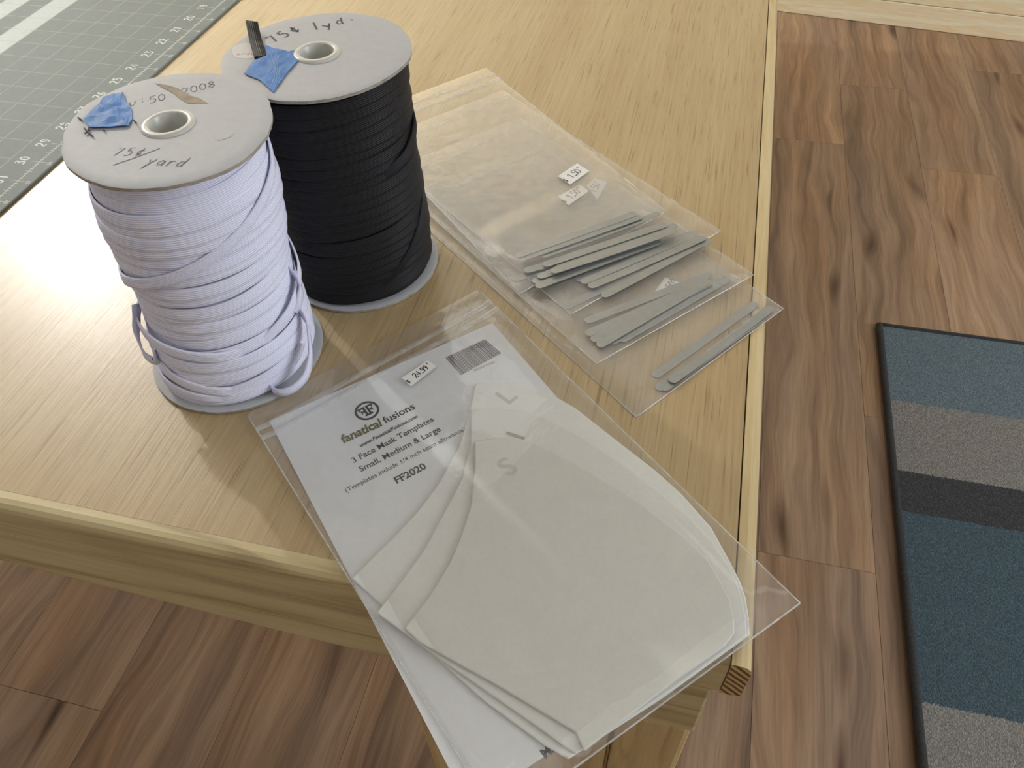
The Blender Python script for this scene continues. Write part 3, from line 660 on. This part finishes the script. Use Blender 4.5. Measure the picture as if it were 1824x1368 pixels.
SB = [ # BL, BR, TR, TL of the four strip bags, topmost first
 [(-5.37, 7.43), (-2.35, 11.35), (-9.06, 18.19), (-12.3, 14.35)],
 [(-4.07, 7.08), (-0.91, 10.9), (-8.20, 17.0), (-11.4, 13.2)],
 [(-3.24, 5.74), (-0.02, 9.44), (-7.3, 15.6), (-10.5, 11.9)],
 [(-2.19, 4.49), (0.72, 8.47), (-6.6, 14.5), (-9.75, 10.85)]]
BZ = [0.285, 0.190, 0.098, 0.006]; LAB = ['topmost', 'second from the top', 'third from the top', 'lowest']
ORD = ['Topmost clear zip bag of nose strips, its whole pouch and zip showing', 'second clear zip bag down, its strips showing just below the topmost bag', 'third clear zip bag down, its strips crossing over half a price sticker', 'lowest clear zip bag, its corner hanging past the table edge']
bags = []
for k in range(4):
    zb = (lambda x, y, u, v, k=k: BZ[k] + 0.0)
    def ztop(x, y, u, v, k=k):
        h = 0.022 + 0.014 * vnoise(u * 5, v * 7, k) + 0.02 * vnoise(u * 2.2 + v * 1.3, v * 3.1, k + 7)
        inside = max(0, 1 - abs(v - 0.13) / 0.14) * min(1, u / .15, (1 - u) / .12)
        return BZ[k] + max(0.012, h) + (0.15 if k == 0 else 0.07) * min(1, inside * 2.2)
    bags.append(bag(SB[k], ORD[k].lower(), ztop, zb, M['film'], 0.013, [0.945, 0.90] if k == 0 else [0.945], group='clear zip bags of nose strips'))
# price stickers on the strip bags
def sticker(parent, pxs, z, text='$ 1.50=', mat=None, th=0.006):
    pts = [V2(p, z) for p in pxs]              # left, top, right, bottom
    o = obj('price_sticker', *prism([(p.x, p.y) for p in (pts[0], pts[3], pts[2], pts[1])], z, z + th), M['sticker'], parent)
    ex = (pts[2] - pts[3]); L = ex.length; ex = ex.normalized(); ey = Vector((-ex.y, ex.x)); hh = (pts[0] - pts[3]).dot(ey)
    h = hh * 0.46; b0 = pts[3] + ey * hh * 0.26 + ex * L * 0.03; z2 = z + th + 0.002
    if text.startswith('$'):
        num = text[2:-1]; adv = 0.50 * L / (h * (len(num) - 0.4))
        parts = [strokes('$', b0, ex, h * .7, .022, z2), strokes(num, b0 + ex * L * .27, ex, h, .026, z2, adv), strokes('=', b0 + ex * L * .83 + ey * h * .5, ex, h * .55, .018, z2)]
        obj('price_print', *cat(parts), M['marker'], o)
    else: obj('price_print', *strokes(text, b0 + ex * L * .35, ex, h, .026, z2, .62), M['marker'], o)
    return o
SC = lambda pts: cr(960, 260, 11.4, pts)
sticker(bags[0], SC([(385, 615), (775, 355), (1020, 510), (635, 785)]), BZ[0] + 0.05)
sticker(bags[1], SC([(385, 1025), (825, 780), (1010, 920), (600, 1210)]), BZ[1] + 0.03)
sticker(bags[2], SC([(960, 800), (1130, 660), (1385, 740), (1180, 1090)]), BZ[2] + 0.03)
sticker(bags[3], cr(860, 360, 4.145, [(1270, 660), (1345, 558), (1470, 600), (1400, 690)]), BZ[3] + 0.035, '50=')

# ------------------------------------------------------------------ aluminium nose strips
SL, SW, STH = 3.54, 0.215, 0.0125
def strip_mesh(bend):
    V, F = [], []; n = 16; out = []
    for k in range(9): t = math.pi / 2 + math.pi * k / 8; out.append((-SL / 2 + SW / 2 + SW / 2 * math.cos(t), SW / 2 * math.sin(t)))
    m_ = [( -SL / 2 + SW / 2 + (SL - SW) * k / n) for k in range(1, n)]
    low = [(x, -SW / 2) for x in m_]; right = []
    for k in range(9): t = -math.pi / 2 + math.pi * k / 8; right.append((SL / 2 - SW / 2 + SW / 2 * math.cos(t), SW / 2 * math.sin(t)))
    up = [(x, SW / 2) for x in reversed(m_)]
    poly = out + low + right + up
    zf = lambda x: bend * (x / (SL / 2)) ** 2
    N = len(poly)
    V = [(x, y, zf(x)) for x, y in poly] + [(x, y, zf(x) + STH) for x, y in poly]
    # cross quads for top and bottom so bending stays smooth
    F = [(i, (i + 1) % N, N + (i + 1) % N, N + i) for i in range(N)]
    L9, nm = 9, n - 1
    lowi = [L9 - 1] + list(range(L9, L9 + nm)) + [L9 + nm]; upi = [0] + list(range(N - 1, N - 1 - nm, -1)) + [N - 1 - nm]
    for k in range(len(lowi) - 1): F.append((lowi[k] + N, lowi[k + 1] + N, upi[k + 1] + N, upi[k] + N)); F.append((lowi[k], upi[k], upi[k + 1], lowi[k + 1]))
    capL = list(range(0, 9)); capR = list(range(L9 + nm, L9 + nm + 9))
    F.append(tuple(i + N for i in capL)); F.append(tuple(capL[::-1])); F.append(tuple(i + N for i in capR)); F.append(tuple(capR[::-1]))
    me = bpy.data.meshes.new('nose_strip'); me.from_pydata([tuple(Vector(v) * U) for v in V], [], F); me.materials.append(M['alu']); me.update(); return me
SM = [strip_mesh(b_) for b_ in (0.0, 0.012, 0.03)]
STRIPS = { # centre-line end points in photo pixels, low to high in each bag
 0: [((912, 499), (1105, 440)), ((948, 503), (1165, 434)), ((954, 511), (1166, 433)), ((933, 485), (1120, 430)), ((957, 494), (1150, 428)), ((990, 478), (1196, 404)), ((963, 458), (1122, 400)), ((967, 473), (1182, 401)), ((981, 486), (1165, 424)), ((910, 468), (1157, 380)), ((918, 457), (1133, 380))],
 1: [((1004, 549), (1205, 450)), ((1072, 529), (1257, 430)), ((1026, 499), (1222, 420)), ((1048, 513), (1254, 424)), ((1032, 505), (1245, 415))],
 2: [((1042, 573), (1254, 494)), ((1104, 608), (1290, 500)), ((1085, 612), (1285, 498)), ((1042, 598), (1262, 500)), ((1053, 607), (1256, 508)), ((1064, 617), (1258, 503))],
 3: [((1158, 676), (1353, 536)), ((1164, 698), (1366, 560)), ((1172, 699), (1371, 556)), ((1193, 682), (1374, 549))]}
SLAB = ['topmost', 'second', 'third', 'lowest']
ORDN = ['first', 'second', 'third', 'fourth', 'fifth', 'sixth', 'seventh', 'eighth', 'ninth', 'tenth', 'eleventh']
for k, lst in STRIPS.items():
    made = []
    for i, (p, q) in enumerate(lst):
        z = BZ[k] + 0.003 + 0.0135 * i
        a, b_ = V2(p, z), V2(q, z); mid = (a + b_) / 2; d = b_ - a
        if d.length < SL: mid = a + d.normalized() * SL / 2
        o = bpy.data.objects.new('nose_strip', SM[(0, 1, 0, 2, 0)[i % 5]]); COL.objects.link(o)
        o.location = to_world((mid.x, mid.y, z)); o.rotation_euler = (0.04 * vnoise(i * 1.7, k, 9), 0, math.atan2(d.y, d.x)); made.append((mid, o))
    up_ = Vector(SB[k][3]) - Vector(SB[k][0]); made.sort(key=lambda t_: -t_[0].dot(up_))
    for i, (m_, o) in enumerate(made):
        tag(o, 'aluminium nose strip, %s from the zip end in the %s clear bag' % (ORDN[i], SLAB[k]), 'metal strip', 'nose strips in the %s bag' % LAB[k])

# ------------------------------------------------------------------ template pack
PZ = 0.022
ang = math.atan2(3.841, 3.856); pc = Vector((-9.68, 2.75)); ex = Vector((math.cos(ang), math.sin(ang))); ey = Vector((-ex.y, ex.x)); PWd, PLn = 5.44, 8.62
def pp(x, y): return pc + ex * x - ey * y                      # card coordinates: x right, y down from its top left corner
card = obj('printed_card', *prism([tuple(pp(0, PLn)), tuple(pp(PWd, PLn)), tuple(pp(PWd, 0)), tuple(pp(0, 0))], PZ, PZ + 0.012), M['paper'])
tag(card, 'white printed instruction card with logo, text and barcode inside the clear bag', 'card')
ZI = PZ + 0.0145
def px_text(body, p0, p1, hpx_ratio, bold, mat, name, shear=0.0):
    """text whose base line runs from photo pixel p0 to p1"""
    a, b_ = V2(p0, ZI), V2(p1, ZI); vf = font2d(body, 1.0, bold, 'LEFT', shear); xs = [v[0] for v in vf[0]]; wdt = max(xs) - min(xs)
    s = (b_ - a).length / wdt; vs_ = [((x - min(xs)) * s, y * s * hpx_ratio) for x, y in vf[0]]
    return obj(name, *lay((vs_, vf[1]), a, b_ - a, ZI), mat, card)
T6 = lambda pts: cr(580, 680, 5.7, pts)
def L2(a, b_): return T6([a, b_])
px_text('fanatical', *L2((180, 625), (585, 440)), 1.15, 0.035, M['olive'], 'logo_lettering', 0.1)
px_text('fusions', *L2((605, 425), (915, 268)), 1.0, 0.02, M['ink'], 'logo_lettering')
px_text('www.FanaticalFusions.com', *L2((355, 665), (940, 360)), 1.0, 0.03, M['ink'], 'printed_text', 0.2)
px_text('3 Face Mask Templates', *L2((285, 825), (1105, 395)), 1.0, 0.015, M['ink'], 'printed_text')
px_text('Small, Medium & Large', *L2((360, 915), (1175, 495)), 1.0, 0.015, M['ink'], 'printed_text')
px_text('(Templates include 1/4 inch seam allowance)', *L2((212, 1125), (1425, 490)), 1.0, 0.008, M['ink'], 'printed_text')
px_text('FF2020', *L2((725, 1035), (1030, 875)), 1.0, 0.03, M['ink'], 'printed_text')
px_text('Mi', *cr(700, 1050, 4.3, [(1165, 1295), (1240, 1235)]), 1.0, 0.05, M['ink'], 'printed_text')
# round logo: ring with back-to-back F
lc = V2(T6([(420, 293)])[0], ZI); lr = (V2(T6([(545, 293)])[0], ZI) - V2(T6([(295, 293)])[0], ZI)).length / 2
dirx = (V2(T6([(1105, 395)])[0], ZI) - V2(T6([(285, 825)])[0], ZI)).normalized(); diry = Vector((-dirx.y, dirx.x))
N = 40; rv_ = []; 
for k in range(N):
    t = 2 * math.pi * k / N
    for q in (lr * 0.80, lr): rv_.append((lc.x + q * math.cos(t), lc.y + q * math.sin(t), ZI))
rf_ = [(2 * k, 2 * k + 1, (2 * k + 3) % (2 * N), (2 * k + 2) % (2 * N)) for k in range(N)]
def lrect(x0, x1, y0, y1): return [(*(lc + dirx * x * lr + diry * y * lr), ZI) for x, y in ((x0, y0), (x1, y0), (x1, y1), (x0, y1))], [(0, 1, 2, 3)]
ffp = [(rv_, rf_)]
for s in (1, -1):
    r_ = lambda a, b_, c_, d_: lrect(*sorted((a * s, b_ * s)), c_, d_)
    ffp += [r_(0.05, 0.24, -0.5, 0.5), r_(0.05, 0.62, 0.34, 0.52), r_(0.05, 0.5, -0.08, 0.10), r_(0.0, 0.34, -0.52, -0.36), r_(0.52, 0.62, 0.18, 0.4), r_(0.42, 0.5, -0.2, 0.2)]
obj('round_logo', *cat(ffp), M['ink'], card)
# barcode
bq = cr(430, 520, 3.04, [(1105, 355), (1320, 255), (1410, 330), (1190, 450)]); q4 = [V2(p, ZI) for p in bq]
rb = random.Random(4); parts = []; x = 0.0
while x < 1:
    wv_ = rb.choice((.012, .012, .024, .03)); g = rb.choice((.008, .008, .014)); x1 = min(1, x + wv_)
    if x < 1:
        T0, T1_, B0, B1_ = q4[0].lerp(q4[1], x), q4[0].lerp(q4[1], x1), q4[3].lerp(q4[2], x), q4[3].lerp(q4[2], x1)
        parts.append(([(*B0, ZI), (*B1_, ZI), (*T1_, ZI), (*T0, ZI)], [(0, 1, 2, 3)]))
    x = x1 + g
obj('barcode', *cat(parts), M['barcode'], card)
px_text('783583935560', *cr(430, 520, 3.04, [(1260, 432), (1375, 382)]), 1.0, 0.0, M['ink'], 'printed_text')

TL_R = cr(780, 650, 2.85, [(400, 95), (500, 120), (620, 172), (700, 218), (900, 375), (1100, 530), (1240, 655), (1390, 825)]) + [(1301, 1000), (1319, 1035), (1329, 1065), (1334, 1098), (1336, 1130)]
OUT = {
 'L': [(847, 682)] + TL_R + [(1180, 1243), (1012, 1352), (972, 1329), (863, 1249), (746, 1143), (680, 1078), (626, 1030), (700, 957), (745, 908), (780, 862), (815, 800), (833, 745)],
 'M': [(838, 728)] + cr(780, 650, 2.85, [(300, 218), (430, 232), (560, 272), (700, 345), (850, 440), (1000, 545), (1270, 758), (1400, 900)]) + [(1306, 1018), (1322, 1062), (1329, 1100), (1331, 1132), (1200, 1228), (1025, 1343), (932, 1277), (800, 1185), (670, 1091), (700, 1054), (753, 981), (797, 900), (824, 848), (838, 790)],
 'S': [(845, 787)] + cr(780, 650, 2.85, [(300, 366), (420, 372), (520, 410), (700, 500), (1000, 680), (1250, 870), (1370, 985)]) + [(1285, 1036), (1301, 1068), (1308, 1100), (1309, 1128), (1290, 1152), (1200, 1215), (1040, 1338), (1025, 1304), (886, 1221), (746, 1143), (720, 1119), (765, 1060), (801, 1001), (822, 950), (838, 900), (845, 840)]}
TTH = 0.055; zt0 = PZ + 0.02
WHO = {'L': 'largest white plastic mask template, marked L, bottom of the three', 'M': 'middle white plastic mask template between the large and small ones', 'S': 'smallest white plastic mask template, marked S, on top of the stack'}
for i, k in enumerate('LMS'):
    z0 = zt0 + i * (TTH + 0.004)
    pts = [V2(p, z0 + TTH) for p in OUT[k]]
    sm = []
    n = len(pts)
    for j, p in enumerate(pts): sm.append(p)
    o = obj('mask_template', *prism([tuple(p) for p in sm][::-1], z0, z0 + TTH), M['templ_' + k], bevel=0.03)
    tag(o, WHO[k], 'template')
    zz = z0 + TTH + 0.0025
    if k == 'L': a, b_, ch = (905, 722), (922, 708), 'L'
    elif k == 'M': a, b_, ch = (903, 781), (925, 768), None
    else: a, b_, ch = (912, 868), (943, 847), 'S'
    A, B = V2(a, zz), V2(b_, zz)
    if ch: 
        vf = font2d(ch, 0.62, 0.012, 'LEFT'); dd = Vector((0.25, 0.97)) if ch == 'S' else Vector((0.62, 0.78))
        obj('size_letter', *lay(vf, A if ch == 'L' else V2((905, 850), zz), (B - A), zz), M['templ_mark'], o)
    else:
        obj('size_letter', *cat([tube([(*V2((903, 771), zz), zz), (*V2((935, 781), zz), zz)], 0.045, 4)]), M['templ_mark'], o)
TB = [(-3.10, -3.46), (1.07, 0.95), (-6.46, 7.63), (-10.22, 2.80)]
def tb_top(x, y, u, v):
    base = PZ + 0.05 + 0.018 * vnoise(u * 4, v * 6, 3)
    inn = min(1, max(0, (0.92 - v) / 0.55)) * min(1, u / 0.12, (1 - u) / 0.12) * min(1, v / 0.05)
    ra_, rb_ = V2((625, 660), .2), V2((960, 1015), .2); dr = (rb_ - ra_); tt = max(0, min(1, (Vector((x, y)) - ra_).dot(dr) / dr.length_squared)); dd = (Vector((x, y)) - ra_ - dr * tt).length
    base += 0.05 * math.exp(-(dd / 0.22) ** 2) * math.sin(math.pi * min(1, tt + 0.08)) * (0.7 + 0.6 * vnoise(tt * 5, 1, 3))
    base += 0.05 * vnoise(u * 26, v * 30, 8) * max(0, 1 - v / 0.09)
    return base + 0.20 * max(0, inn) + 0.02 * vnoise(u * 3 + v, v * 4, 5)
def tb_bot(x, y, u, v): e = min(u, 1 - u, v, 1 - v); return 0.006 + 0.05 * max(0, 1 - e / 0.03)
bag_t = bag(TB, 'larger clear zip bag holding the card and mask templates at the table corner', tb_top, tb_bot, M['film_big'], 0.016, [0.945, 0.915])
sticker(bag_t, cr(430, 520, 3.04, [(868, 466), (1010, 372), (1058, 404), (918, 512)]), PZ + 0.075, '$ 24.99=')
